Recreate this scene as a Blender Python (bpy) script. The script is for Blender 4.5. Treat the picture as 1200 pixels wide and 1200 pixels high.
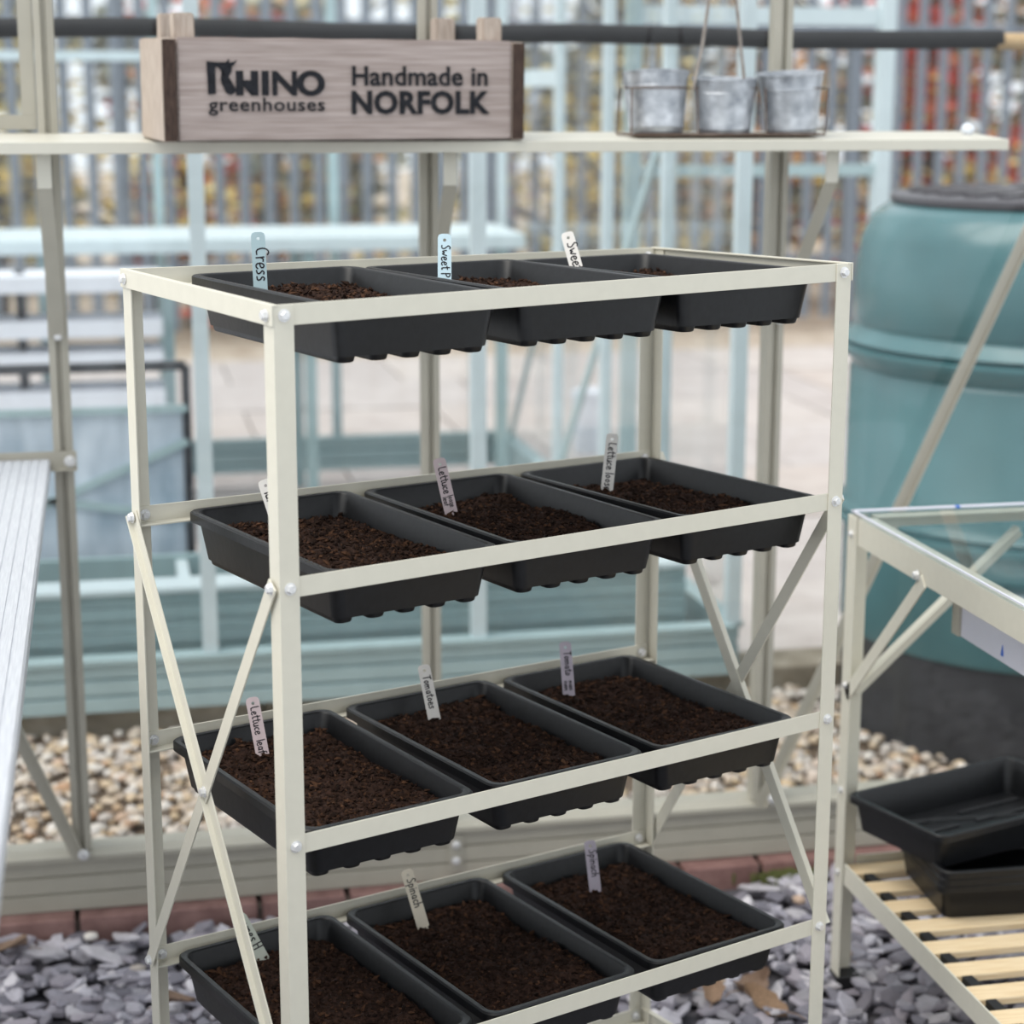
import bpy, bmesh, math, random
from math import sin, cos, pi, radians as R, sqrt
from mathutils import Vector as V, Matrix as M4, noise as mnoise

# ------------------------------------------------------------------ clear
for o in list(bpy.data.objects): bpy.data.objects.remove(o, do_unlink=True)
scn = bpy.context.scene
col = scn.collection
random.seed(7)

# ------------------------------------------------------------------ camera, sky, sun, exposure
FPX, YAW, PITCH, ROLL, CAMZ = 2273.17, R(-11.9038), R(12.2258), R(0.1237), 1.535
CAM = V((0, 0, CAMZ))
FW = V((-sin(YAW)*cos(PITCH), cos(YAW)*cos(PITCH), -sin(PITCH)))
r0 = V((cos(YAW), sin(YAW), 0)); u0 = r0.cross(FW)
RT = cos(ROLL)*r0 + sin(ROLL)*u0; UP = -sin(ROLL)*r0 + cos(ROLL)*u0
cd = bpy.data.cameras.new('camera'); cam = bpy.data.objects.new('camera', cd); col.objects.link(cam)
rot = M4((RT, UP, -FW)).transposed()
cam.matrix_world = M4.Translation(CAM) @ rot.to_4x4()
cd.sensor_fit = 'HORIZONTAL'; cd.sensor_width = 36.0; cd.lens = 36.0*FPX/1200.0
cd.clip_start = 0.05; cd.clip_end = 200
cd.dof.use_dof = True; cd.dof.focus_distance = 2.42; cd.dof.aperture_fstop = 3.7
scn.camera = cam

w = bpy.data.worlds.new('overcast'); scn.world = w; w.use_nodes = True
bg = w.node_tree.nodes['Background']; bg.inputs[0].default_value = (0.90, 0.95, 1.0, 1); bg.inputs[1].default_value = 1.2
sd = bpy.data.lights.new('sun', 'SUN'); sd.energy = 2.7; sd.angle = R(50); sd.color = (1.0, 0.95, 0.87)
sun = bpy.data.objects.new('sun', sd); col.objects.link(sun)
sun.rotation_euler = V((0.55, 0.18, -1.0)).to_track_quat('-Z', 'Y').to_euler()
vs = scn.view_settings; vs.view_transform = 'Standard'; vs.look = 'None'; vs.gamma = 1.0; vs.exposure = 0.05
vs.use_curve_mapping = False
scn.cycles.transparent_max_bounces = 48; scn.cycles.max_bounces = 10

def proj(p):
    d = V(p) - CAM; z = d.dot(FW)
    return 600 + FPX*d.dot(RT)/z, 600 - FPX*d.dot(UP)/z
def ray(x, y): return FW + RT*((x-600)/FPX) - UP*((y-600)/FPX)
def on_z(x, y, z): d = ray(x, y); return CAM + d*((z-CAMZ)/d.z)
def on_y(x, y, Y): d = ray(x, y); return CAM + d*(Y/d.y)

# ------------------------------------------------------------------ materials
MATS = {}
def new_mat(name):
    m = bpy.data.materials.new(name); m.use_nodes = True; MATS[name] = m
    nt = m.node_tree; return m, nt, nt.nodes['Principled BSDF']
def lin(c):
    f = lambda v: v/12.92 if v <= .04045 else ((v+.055)/1.055)**2.4
    return tuple(f(v/255.0) for v in c) + (1,)
def paint(name, rgb, rough=.45, metal=0, var=.06, scale=30, bump=0.0, spec=.5, rgb2=None, stretch=(1,1,1), detail=5, per=None):
    """base colour broken up by noise; per = 'object' or 'island' adds piece to piece variation through a ramp of colours"""
    m, nt, b = new_mat(name); N = nt.nodes; L = nt.links
    tc = N.new('ShaderNodeTexCoord'); mp = N.new('ShaderNodeMapping'); mp.inputs['Scale'].default_value = stretch
    L.new(tc.outputs['Object'], mp.inputs[0])
    nz = N.new('ShaderNodeTexNoise'); nz.inputs['Scale'].default_value = scale; nz.inputs['Detail'].default_value = detail
    L.new(mp.outputs[0], nz.inputs['Vector'])
    rp = N.new('ShaderNodeValToRGB'); c = lin(rgb)
    c2 = lin(rgb2) if rgb2 else tuple(min(1, v*(1-2*var)) for v in c[:3]) + (1,)
    rp.color_ramp.elements[0].position = .3; rp.color_ramp.elements[1].position = .7
    rp.color_ramp.elements[0].color = c2; rp.color_ramp.elements[1].color = c
    L.new(nz.outputs['Fac'], rp.inputs[0]); out = rp.outputs[0]
    if per:
        src = N.new('ShaderNodeObjectInfo').outputs['Random'] if per[0] == 'object' else N.new('ShaderNodeNewGeometry').outputs['Random Per Island']
        r2 = N.new('ShaderNodeValToRGB'); r2.color_ramp.interpolation = 'LINEAR'
        cols = per[1]; e = r2.color_ramp.elements
        while len(e) < len(cols): e.new(.5)
        for i, cc in enumerate(cols): e[i].position = i/(len(cols)-1); e[i].color = lin(cc)
        L.new(src, r2.inputs[0])
        mx = N.new('ShaderNodeMix'); mx.data_type = 'RGBA'; mx.blend_type = 'MULTIPLY'; mx.inputs[0].default_value = 1
        L.new(r2.outputs[0], mx.inputs[6]); L.new(rp.outputs[0], mx.inputs[7]); out = mx.outputs[2]
    L.new(out, b.inputs['Base Color'])
    b.inputs['Roughness'].default_value = rough; b.inputs['Metallic'].default_value = metal
    b.inputs['Specular IOR Level'].default_value = spec
    if bump:
        bp = N.new('ShaderNodeBump'); bp.inputs['Strength'].default_value = bump; bp.inputs['Distance'].default_value = .002
        L.new(nz.outputs['Fac'], bp.inputs['Height']); L.new(bp.outputs[0], b.inputs['Normal'])
    return m
def glass(name, tint=(.99, .995, .995), ior=1.45, rough=0.0):
    m, nt, b = new_mat(name); N = nt.nodes; L = nt.links; N.remove(b)
    t = N.new('ShaderNodeBsdfTransparent'); t.inputs[0].default_value = tint + (1,)
    g = N.new('ShaderNodeBsdfGlossy'); g.inputs['Roughness'].default_value = rough
    f = N.new('ShaderNodeFresnel'); f.inputs[0].default_value = ior
    ge = N.new('ShaderNodeNewGeometry'); mu = N.new('ShaderNodeMath'); mu.operation = 'SUBTRACT'; mu.use_clamp = True   # reflect at the entering face only: a thin pane has no total internal reflection
    L.new(f.outputs[0], mu.inputs[0]); L.new(ge.outputs['Backfacing'], mu.inputs[1])
    x = N.new('ShaderNodeMixShader'); L.new(mu.outputs[0], x.inputs[0]); L.new(t.outputs[0], x.inputs[1]); L.new(g.outputs[0], x.inputs[2])
    L.new(x.outputs[0], N['Material Output'].inputs['Surface']); return m

paint('rack_paint', (210, 206, 191), .42, var=.02, scale=60, bump=.05)
paint('frame_paint', (172, 168, 155), .45, var=.04, scale=20, bump=.05)
paint('shelf_paint', (205, 202, 189), .4, var=.02, scale=25)
paint('zinc_bolt', (232, 232, 232), .3, metal=.45, var=.1, scale=200)
paint('black_plastic', (19, 20, 23), .4, var=.25, scale=90, bump=.12, spec=.42)
paint('black_plastic_dusty', (46, 46, 48), .5, var=.3, scale=60, bump=.15, spec=.4, rgb2=(30, 31, 34))
paint('compost', (62, 44, 36), .95, rgb2=(28, 19, 16), scale=160, bump=.8, spec=.12)
paint('compost_crumb', (255, 255, 255), .95, var=.15, scale=200, spec=.12, per=('island', [(30, 21, 17), (52, 37, 30), (40, 28, 22), (88, 62, 46), (44, 30, 24), (34, 24, 20)]))
paint('old_wood', (182, 169, 164), .85, rgb2=(154, 140, 134), scale=9, stretch=(1.0, 14, 22), bump=.3, spec=.2, detail=8)
paint('pale_wood_end', (196, 184, 172), .85, rgb2=(166, 150, 138), scale=14, stretch=(14, 14, 2), bump=.5, spec=.2, detail=8)
paint('stained_wood', (86, 70, 62), .85, rgb2=(58, 47, 43), scale=20, stretch=(20, 20, 3), bump=.5, spec=.2)
paint('print_black', (44, 45, 50), .8, var=.25, scale=120, spec=.2)
paint('marker_ink', (38, 34, 40), .6, var=.1, scale=100, spec=.3)
paint('galvanised', (205, 209, 214), .38, metal=.55, rgb2=(140, 145, 152), scale=38, bump=.1, detail=8)
paint('rusty_wire', (124, 108, 98), .7, metal=.4, rgb2=(84, 66, 56), scale=90)
paint('handle_grey', (168, 162, 156), .6, metal=.3, rgb2=(128, 118, 110), scale=60)
paint('label_blue_grey', (150, 172, 178), .5, var=.04, scale=60)
paint('label_pale_blue', (190, 214, 224), .5, var=.04, scale=60)
paint('label_white', (226, 222, 216), .5, var=.04, scale=60)
paint('label_pink', (202, 184, 186), .5, var=.05, scale=60)
paint('label_lilac', (184, 174, 186), .5, var=.05, scale=60)
paint('label_sage', (186, 192, 180), .5, var=.05, scale=60)
paint('label_cream', (222, 212, 192), .5, var=.04, scale=60)
paint('aluminium', (208, 211, 216), .4, metal=.2, rgb2=(188, 191, 198), scale=18, stretch=(30, 1, 1), bump=.05)
paint('pine_slat', (238, 218, 184), .7, rgb2=(218, 190, 148), scale=16, stretch=(1, 14, 14), bump=.15, spec=.25, detail=6)
paint('black_rubber', (24, 24, 26), .7, var=.1)
paint('film_white', (214, 214, 226), .35, var=.02, scale=20)
paint('mark_blue', (40, 96, 190), .5, var=.02)
SL = [(158, 156, 167), (200, 197, 206), (118, 116, 127), (174, 167, 176), (138, 137, 148), (220, 216, 221), (98, 96, 106), (150, 147, 158), (108, 104, 112)]
paint('slate', (255, 255, 255), .62, var=.12, scale=50, bump=.5, spec=.45, per=('object', SL), stretch=(1, 1, 3))
paint('slate_mass', (255, 255, 255), .62, var=.12, scale=50, bump=.5, spec=.45, per=('island', SL), stretch=(1, 1, 3))
paint('slate_bed', (96, 94, 100), .95, rgb2=(66, 64, 70), scale=40, bump=.8)
PB = [(212, 202, 188), (192, 164, 132), (232, 226, 218), (178, 168, 160), (218, 194, 160), (204, 196, 190), (240, 235, 228), (188, 152, 122)]
paint('pebble', (255, 255, 255), .7, var=.1, scale=60, spec=.3, per=('object', PB))
paint('pebble_mass', (255, 255, 255), .7, var=.1, scale=60, spec=.3, per=('island', PB))
paint('pebble_bed', (120, 104, 88), .95, rgb2=(84, 72, 60), scale=60, bump=.6)
paint('brick', (160, 130, 125), .9, rgb2=(132, 104, 100), scale=26, bump=.7, spec=.2, per=('object', [(255, 252, 250), (228, 222, 222), (250, 240, 238)]))
paint('mortar', (110, 100, 94), .95, var=.2, scale=50, bump=.5)
paint('moss', (116, 122, 68), .95, rgb2=(78, 84, 46), scale=120)
paint('concrete', (200, 194, 190), .9, rgb2=(182, 174, 170), scale=6, bump=.3, spec=.2, per=('object', [(255, 253, 252), (236, 234, 236), (252, 246, 242)]))
paint('kerb_concrete', (164, 156, 142), .95, rgb2=(128, 120, 106), scale=14, bump=.5, spec=.2)
paint('far_gravel', (196, 184, 170), .95, rgb2=(156, 138, 120), scale=9, bump=.3)
paint('teal_paint', (168, 190, 193), .45, var=.05, scale=12)
paint('teal_light', (202, 216, 220), .4, var=.04, scale=12)
paint('teal_panel', (152, 175, 178), .5, var=.06, scale=12)
paint('black_metal', (52, 54, 60), .5, var=.1, scale=30)
paint('white_plastic', (222, 228, 238), .4, var=.03, scale=12)
paint('tank_green', (80, 122, 127), .25, rgb2=(70, 110, 115), scale=6, spec=.6)
paint('tank_base', (56, 57, 60), .7, rgb2=(42, 43, 46), scale=10)
paint('tank_lid', (70, 66, 72), .4, var=.1, scale=12, spec=.6)
paint('foam', (26, 27, 31), .8, rgb2=(14, 15, 18), scale=20, bump=.3)
paint('bare_pole', (196, 168, 128), .7, rgb2=(170, 142, 104), scale=20, stretch=(1, 10, 10))
paint('fence_steel', (122, 132, 144), .55, var=.08, scale=8)
paint('bark', (96, 84, 74), .95, rgb2=(64, 56, 50), scale=14, stretch=(6, 6, 1), bump=.5)
def leafmat(n, cols): paint(n, (255, 255, 255), .7, var=.05, scale=20, spec=.2, per=('island', cols))
leafmat('leaf_yellow', [(250, 228, 140), (240, 206, 100), (252, 240, 186), (222, 200, 124), (248, 222, 150)])
leafmat('leaf_olive', [(206, 196, 124), (224, 206, 130), (238, 220, 150), (170, 168, 124), (246, 228, 160)])
leafmat('leaf_red', [(206, 74, 66), (180, 58, 60), (226, 112, 84), (200, 92, 92), (232, 150, 110)])
leafmat('leaf_orange', [(224, 178, 120), (206, 148, 96), (236, 200, 150), (190, 130, 100), (228, 190, 150)])
leafmat('leaf_grey', [(160, 168, 160), (190, 190, 170), (150, 156, 150), (214, 204, 170), (180, 172, 140)])
paint('dry_leaf', (168, 148, 130), .85, rgb2=(112, 94, 82), scale=40, bump=.3, per=('object', [(255, 250, 245), (225, 215, 210), (250, 235, 215)]))
paint('white_frame', (224, 228, 236), .5, var=.03, scale=12)
paint('painted_reflection_sheet', (224, 232, 242), .2, rgb2=(150, 168, 184), scale=5, stretch=(2, 1, .7), detail=2)  # blue-white reflections of see-through glass, put into the sheet colour as noise
glass('glass'); glass('bench_glass', (.96, .98, .98), 2.1)

# ------------------------------------------------------------------ mesh builder
class MB:
    def __init__(s): s.v = []; s.f = []
    def add(s, vs, fs):
        n = len(s.v); s.v += [tuple(p) for p in vs]; s.f += [tuple(i+n for i in f) for f in fs]; return s
    def box(s, a, b, m=None):
        (x0, y0, z0), (x1, y1, z1) = a, b
        p = [V((x, y, z)) for z in (z0, z1) for y in (y0, y1) for x in (x0, x1)]
        if m: p = [m @ q for q in p]
        return s.add(p, [(0, 2, 3, 1), (4, 5, 7, 6), (0, 1, 5, 4), (2, 6, 7, 3), (0, 4, 6, 2), (1, 3, 7, 5)])
    def extrude(s, prof, path_a, path_b, ux, uy, segs=1):
        """closed 2-D profile (list of (a, b)) swept from point a to point b, a along ux and b along uy"""
        A, B, ux, uy = V(path_a), V(path_b), V(ux), V(uy); n = len(prof)
        vs = []
        for k in range(segs+1):
            c = A.lerp(B, k/segs); vs += [c + ux*p[0] + uy*p[1] for p in prof]
        fs = [(k*n+i, k*n+(i+1) % n, (k+1)*n+(i+1) % n, (k+1)*n+i) for k in range(segs) for i in range(n)]
        fs += [tuple(range(n))[::-1], tuple(segs*n+i for i in range(n))]
        return s.add(vs, fs)
    def bar(s, a, b, wx, wy, ux=None):
        """rectangular bar from a to b, wx across ux, wy across the other way"""
        a, b = V(a), V(b); d = (b-a).normalized()
        ux = V(ux) if ux else (V((0, 0, 1)) if abs(d.z) < .9 else V((1, 0, 0)))
        ux = (ux - d*ux.dot(d)).normalized(); uy = d.cross(ux)
        return s.extrude([(-wx/2, -wy/2), (wx/2, -wy/2), (wx/2, wy/2), (-wx/2, wy/2)], a, b, ux, uy)
    def tube(s, pts, r, n=8, closed=False, caps=True):
        pts = [V(p) for p in pts]; N = len(pts); vs = []
        for i, p in enumerate(pts):
            if closed: d = pts[(i+1) % N] - pts[i-1]
            else: d = pts[min(i+1, N-1)] - pts[max(i-1, 0)]
            d.normalize(); ref = V((0, 0, 1)) if abs(d.z) < .95 else V((1, 0, 0))
            a = d.cross(ref).normalized(); b = d.cross(a); rr = r[i] if isinstance(r, (list, tuple)) else r
            vs += [p + a*cos(2*pi*k/n)*rr + b*sin(2*pi*k/n)*rr for k in range(n)]
        fs = [(i*n+k, i*n+(k+1) % n, ((i+1) % N)*n+(k+1) % n, ((i+1) % N)*n+k) for i in range(N if closed else N-1) for k in range(n)]
        if not closed and caps: fs += [tuple(range(n))[::-1], tuple((N-1)*n+k for k in range(n))]
        return s.add(vs, fs)
    def lathe(s, prof, n=32, m=None, closed=False):
        vs = []
        for (rr, z) in prof:
            for k in range(n):
                p = V((rr*cos(2*pi*k/n), rr*sin(2*pi*k/n), z)); vs.append(m @ p if m else p)
        P = len(prof)
        fs = [(i*n+k, i*n+(k+1) % n, ((i+1) % P)*n+(k+1) % n, ((i+1) % P)*n+k) for i in range(P if closed else P-1) for k in range(n)]
        if not closed:
            if prof[0][0] > 1e-6: fs.append(tuple(range(n))[::-1])
            if prof[-1][0] > 1e-6: fs.append(tuple((P-1)*n+k for k in range(n)))
        return s.add(vs, fs)
    def map(s, fn): s.v = [tuple(fn(V(p))) for p in s.v]; return s
    def mesh(s, name, mat, smooth=False, angle=None):
        me = bpy.data.meshes.new(name); me.from_pydata(s.v, [], s.f); me.update()
        bm = bmesh.new(); bm.from_mesh(me); bmesh.ops.recalc_face_normals(bm, faces=bm.faces); bm.to_mesh(me); bm.free()
        me.materials.append(MATS[mat])
        if smooth: me.polygons.foreach_set('use_smooth', [True]*len(me.polygons)); 
        if smooth: me.set_sharp_from_angle(angle=R(angle or 40))
        me.update(); return me
    def build(s, name, mat, parent=None, smooth=False, bevel=0, loc=None, angle=None):
        o = bpy.data.objects.new(name, s.mesh(name, mat, smooth, angle)); col.objects.link(o); o.parent = parent
        if loc is not None: o.location = loc
        if bevel:
            b = o.modifiers.new('bevel', 'BEVEL'); b.width = bevel; b.segments = 2; b.limit_method = 'ANGLE'; b.angle_limit = R(40)
        return o
def obj(name, me, parent=None, loc=(0, 0, 0), rot=(0, 0, 0), scale=(1, 1, 1)):
    o = bpy.data.objects.new(name, me); col.objects.link(o); o.parent = parent
    o.location = loc; o.rotation_euler = rot; o.scale = scale; return o
def empty(name, loc=(0, 0, 0), rz=0):
    o = bpy.data.objects.new(name, None); o.empty_display_size = .05; col.objects.link(o); o.location = loc; o.rotation_euler = (0, 0, rz); return o
def tag(o, label=None, cat=None, group=None, kind=None):
    if label: o['label'] = label
    if cat: o['category'] = cat
    if group: o['group'] = group
    if kind: o['kind'] = kind
    return o
def copy_tree(o, parent=None):
    c = o.copy(); col.objects.link(c); c.parent = parent
    for ch in list(o.children): copy_tree(ch, c)
    return c
def Lprof(a, b, t): return [(0, 0), (a, 0), (a, t), (t, t), (t, b), (0, b)]

# bolt head shared by every frame: hex head on a washer, axis +Z
_b = MB(); _b.lathe([(.0072, 0), (.0072, .0012), (.0001, .0012)], 14); _b.lathe([(.0056, .0012), (.0056, .0048), (.0044, .0060), (.0001, .0060)], 6)
BOLT = _b.mesh('bolt', 'zinc_bolt')
def bolt(parent, loc, axis, s=1.0):
    q = V(axis).to_track_quat('Z', 'Y'); q2 = q @ M4.Rotation(random.uniform(0, 1), 3, 'Z').to_quaternion()
    return obj('bolt', BOLT, parent, loc, q2.to_euler(), (s, s, s))

# ================================================================== SETTING: floor, edging, wall
WY = 3.504; BX = [-.0805 + .66*k for k in range(-1, 4)]
fl = MB().box((-2.4, .2, -.06), (3.2, 3.5, -.012)).build('floor', 'slate_bed'); tag(fl, kind='structure')

def chip_mesh(rnd, L, W_, T):
    n = rnd.choice((5, 6, 6, 7)); pts = []
    for k in range(n):
        a = 2*pi*k/n + rnd.uniform(-.3, .3); rr = rnd.uniform(.72, 1.08); pts.append((cos(a)*L*rr, sin(a)*W_*rr))
    sh = rnd.uniform(.78, .94); tz = [rnd.uniform(.6, 1.2)*T for _ in range(n)]
    vs = [(x, y, -T*.3) for x, y in pts] + [(x*1.04, y*1.04, T*.35) for x, y in pts] + [(x*sh, y*sh, z) for (x, y), z in zip(pts, tz)] + [(0, 0, sum(tz)/n*1.08)]
    fs = [tuple(range(n))[::-1]]
    for k in range(n):
        j = (k+1) % n
        fs += [(k, j, n+j, n+k), (n+k, n+j, 2*n+j, 2*n+k), (2*n+k, 2*n+j, 3*n)]
    return vs, fs
rs = random.Random(11)
SHAPES = [chip_mesh(rs, rs.uniform(.020, .034), rs.uniform(.012, .021), rs.uniform(.004, .009)) for _ in range(14)]
SM = []
for vs_, fs_ in SHAPES: SM.append(MB().add(vs_, fs_).mesh('slate_chip', 'slate'))
spots = []
for i in range(5600):
    x = rs.uniform(-.55, 2.2); y = rs.uniform(1.95, 3.425); lay = 0 if i < 3300 else 1
    spots.append((x, y, .000 + lay*.008 + rs.uniform(-.004, .006), rs.randrange(14), rs.uniform(0, 6.28), rs.gauss(0, .24), rs.gauss(0, .24), rs.uniform(.72, 1.35)))
def seen(x, y):
    px, py = proj((x, y, .02))
    return 0 < px < 1200 and py < 1215 and (px < 215 or (px > 240 and py < 1100 and px < 420) or (px > 770 and px < 1110))
front = sorted([s for s in spots if s[2] > .004 and seen(s[0], s[1])], key=lambda s: s[1]-s[7]*.3)[:300]
fset = set(map(id, front)); rest = MB()
for s in spots:
    x, y, z, k, a, tx, ty, sc = s
    if id(s) in fset: obj('slate_chip', SM[k], fl, (x, y, z), (tx, ty, a), (sc, sc, sc))
    else:
        m = M4.Translation((x, y, z)) @ (M4.Rotation(a, 4, 'Z') @ M4.Rotation(ty, 4, 'Y') @ M4.Rotation(tx, 4, 'X')) @ M4.Scale(sc, 4)
        rest.add([m @ V(p) for p in SHAPES[k][0]], SHAPES[k][1])
tag(rest.build('slate_chips', 'slate_mass', fl), kind='stuff')

# brick edging in front of the base sill
ed = MB().box((-1.2, 3.452, -.03), (2.9, 3.56, .026)).build('trim_1', 'mortar'); tag(ed, kind='structure')
js = [-1.06, -.74, -.42, -.095, .242, .409, .57, .735, .90, 1.07, 1.233, 1.56, 1.88, 2.2, 2.52]
for i in range(len(js)-1):
    o = MB().box((js[i]+.005, 3.440 + rs.uniform(-.004, .004), -.03), (js[i+1]-.005, 3.56, .040 + rs.uniform(-.002, .001))).build('brick', 'brick', ed, bevel=.004)
# back glazed wall
wall = empty('wall_back', (0, WY, 0)); tag(wall, kind='structure')
sp = [(-.030, .042), (-.030, .072), (-.024, .075), (-.030, .078), (-.030, .106), (-.024, .109), (-.030, .112), (-.030, .138), (-.040, .141), (-.040, .150), (-.018, .157), (.03, .157), (.03, .042)]
MB().extrude(sp, (-1.3, 0, 0), (2.9, 0, 0), (0, 1, 0), (0, 0, 1)).build('base_sill', 'frame_paint', wall)
bp = [(-.017, -.012), (-.017, -.030), (-.005, -.033), (-.004, -.024), (.004, -.024), (.005, -.033), (.017, -.030), (.017, -.012), (.012, -.008), (.012, .02), (-.012, .02), (-.012, -.008)]
bars = []
for x in BX:
    b = MB().extrude(bp, (x, 0, .157), (x, 0, 2.05), (1, 0, 0), (0, 1, 0)).build('glazing_bar', 'frame_paint', wall); bars.append(b)
for i in range(4):
    zt = 1.47 if i == 0 else 2.05
    MB().box((BX[i]+.008, -.002, .150), (BX[i+1]-.008, .002, zt)).build('pane', 'glass', wall)
MB().extrude(sp[:1] + [(-.035, .042), (-.035, .10), (.03, .10)] + sp[-1:], (-1.3, 0, 2.0), (2.9, 0, 2.0), (0, 1, 0), (0, 0, 1)).build('eaves_rail', 'frame_paint', wall)
def wall_brace(a, b):
    o = MB().extrude(Lprof(.024, .012, .003), a, b, (V(b)-V(a)).normalized().cross(V((0, 1, 0))), (0, -1, 0)).build('diagonal_brace', 'frame_paint', wall)
    bolt(o, V(a).lerp(V(b), .012) + V((0, -.016, 0)), (0, -1, 0), 1.5)
wall_brace((1.247, -.036, .145), (2.07, -.036, 1.98)); wall_brace((-.073, -.036, .145), (-.51, -.036, 1.24))
jp = MB().box((.607, -.034, .06), (.637, -.029, .135)).build('joint_plate', 'frame_paint', wall)
bolt(jp, (.622, -.036, .115), (0, -1, 0), 1.2); bolt(jp, (.622, -.036, .082), (0, -1, 0), 1.2)
# opening side window above the shelf, left of the first bar
wn = empty('window_1', (0, WY, 0)); tag(wn, kind='structure')
fr = MB(); fx0, fx1, fz0, fz1 = -.722, -.099, 1.470, 2.0
for a, b in (((fx0, fz0), (fx1, fz0+.024)), ((fx0, fz1-.024), (fx1, fz1)), ((fx0, fz0+.0242), (fx0+.024, fz1-.0242)), ((fx1-.024, fz0+.0242), (fx1, fz1-.0242))):
    fr.box((a[0], -.024, a[1]), (b[0], .0, b[1]))
fr.build('window_frame', 'frame_paint', wn)
MB().box((fx0+.01, -.014, fz0+.01), (fx1-.01, -.010, fz1-.01)).build('pane', 'glass', wn)

# ================================================================== OUTSIDE GROUND
yd = MB().box((-8, 3.5, -.10), (16, 40, -.035)).build('ground_yard', 'far_gravel'); tag(yd, kind='structure')
bed = MB().box((-1.4, 3.53, -.05), (3.4, 4.66, -.008)).build('ground_pebble_bed', 'pebble_bed'); tag(bed, kind='structure')
def pebble_shape(rnd):
    bm = bmesh.new(); bmesh.ops.create_icosphere(bm, subdivisions=1, radius=1)
    sx, sy, sz = rnd.uniform(.9, 1.3), rnd.uniform(.75, 1), rnd.uniform(.5, .75)
    for v in bm.verts: v.co = V((v.co.x*sx, v.co.y*sy, v.co.z*sz)) * rnd.uniform(.9, 1.1)
    vs = [tuple(v.co) for v in bm.verts]; fs = [tuple(v.index for v in f.verts) for f in bm.faces]; bm.free(); return vs, fs
PS = [pebble_shape(rs) for _ in range(8)]; PM = [MB().add(*p).mesh('pebble', 'pebble', True, 80) for p in PS]
pspots = []
for i in range(5200):
    x = rs.uniform(-.6, 2.6); y = rs.uniform(3.58, 4.62)
    if (x-2.27)**2 + (y-4.34)**2 < .49**2: continue
    pspots.append((x, y, rs.uniform(-.004, .012), rs.randrange(8), rs.uniform(0, 6.28), rs.uniform(.010, .019) * (1.35 if rs.random() < .12 else 1)))
def pseen(x, y):
    px, py = proj((x, y, .02)); return 20 < px < 1200 and ((px < 260 and py > 855) or (px > 760 and py > 800 and px < 1000)) and y > 3.85
pf = sorted([s for s in pspots if s[2] > .003 and pseen(s[0], s[1])], key=lambda s: -s[5])[:300]; pset = set(map(id, pf)); prest = MB()
for s in pspots:
    x, y, z, k, a, sc = s
    if id(s) in pset: obj('pebble', PM[k], bed, (x, y, z), (0, 0, a), (sc, sc, sc))
    else:
        m = M4.Translation((x, y, z)) @ M4.Rotation(a, 4, 'Z') @ M4.Scale(sc, 4); prest.add([m @ V(p) for p in PS[k][0]], PS[k][1])
tag(prest.build('pebbles', 'pebble_mass', bed, True, angle=80), kind='stuff')
kb = MB()
kerb = empty('trim_2', (0, 4.64, 0)); tag(kerb, kind='structure')
xk = [-1.4, -.5, .35, 1.2, 2.05, 2.9, 3.75]
for i in range(6): MB().box((xk[i]+.004, 0, -.05), (xk[i+1]-.004, .16, .062 - (.05 if i > 3 else 0))).build('kerb_stone', 'kerb_concrete', kerb, bevel=.006)
pav = MB().box((-6, 4.8, -.06), (14, 11.3, -.03)).build('floor_yard_paving', 'kerb_concrete'); tag(pav, kind='structure')
for i in range(17):
    for j in range(7):
        x0, y0 = -4 + i*.93 + (j % 2)*.3, 4.80 + j*.93
        me_z = rs.uniform(-.003, .003)
        MB().box((x0+.006, y0+.006, -.04), (x0+.924, y0+.924, me_z)).build('paving_slab', 'concrete', pav)

# ================================================================== TEAL GREENHOUSE OUTSIDE
GX, G0, G1, GP = 1.555, 4.62, 7.58, .66
gh = empty('glasshouse', (0, 0, .062)); tag(gh, 'pale teal aluminium glasshouse standing on a concrete kerb beyond the near glazing', 'greenhouse')
rib = [(-.02, 0), (-.02, .034), (-.008, .040), (-.02, .044), (-.02, .076), (-.008, .082), (-.02, .086), (-.02, .118), (-.032, .122), (-.032, .134), (.02, .134), (.02, 0)]
MB().extrude(rib, (-1.6, G0, 0), (GX, G0, 0), (0, 1, 0), (0, 0, 1)).build('base_panel', 'teal_paint', gh)
MB().extrude(rib, (GX, G0, 0), (GX, G1, 0), (-1, 0, 0), (0, 0, 1)).build('base_panel', 'teal_paint', gh)
MB().extrude(rib, (-1.6, G1, 0), (GX, G1, 0), (0, 1, 0), (0, 0, 1)).build('base_panel', 'teal_paint', gh)
def gbar(x, y, wd=.036, mat='teal_light'): return MB().box((x-wd/2, y-wd/2, .134), (x+wd/2, y+wd/2, 2.0)).build('glazing_bar', mat, gh)
fxs = [GX - .667*k for k in range(5)]
for x in fxs: gbar(x, G0)
gys = [G0 + GP*k for k in range(1, 5)]
for y in gys[:-1]: gbar(GX, y, .034)
gbar(GX, G1)
for x in fxs[1:]: gbar(x, G1, .036, 'teal_paint')
for i in range(4):
    MB().box((fxs[i+1]+.01, G0-.002, .13), (fxs[i]-.01, G0+.002, 2.0)).build('pane', 'glass', gh)
    MB().box((fxs[i+1]+.01, G1-.002, .13), (fxs[i]-.01, G1+.002, 2.0)).build('pane', 'glass', gh)
yy = [G0] + gys[:-1] + [G1]
for i in range(len(yy)-1): MB().box((GX-.002, yy[i]+.01, .13), (GX+.002, yy[i+1]-.01, 2.0)).build('pane', 'glass', gh)
for (a, b) in (((-1.6, G0, 1.98), (GX, G0, 1.98)), ((GX, G0, 1.98), (GX, G1, 1.98)), ((-1.6, G1, 1.98), (GX, G1, 1.98))): MB().bar(a, b, .06, .05).build('eaves_rail', 'teal_paint', gh)
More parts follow.
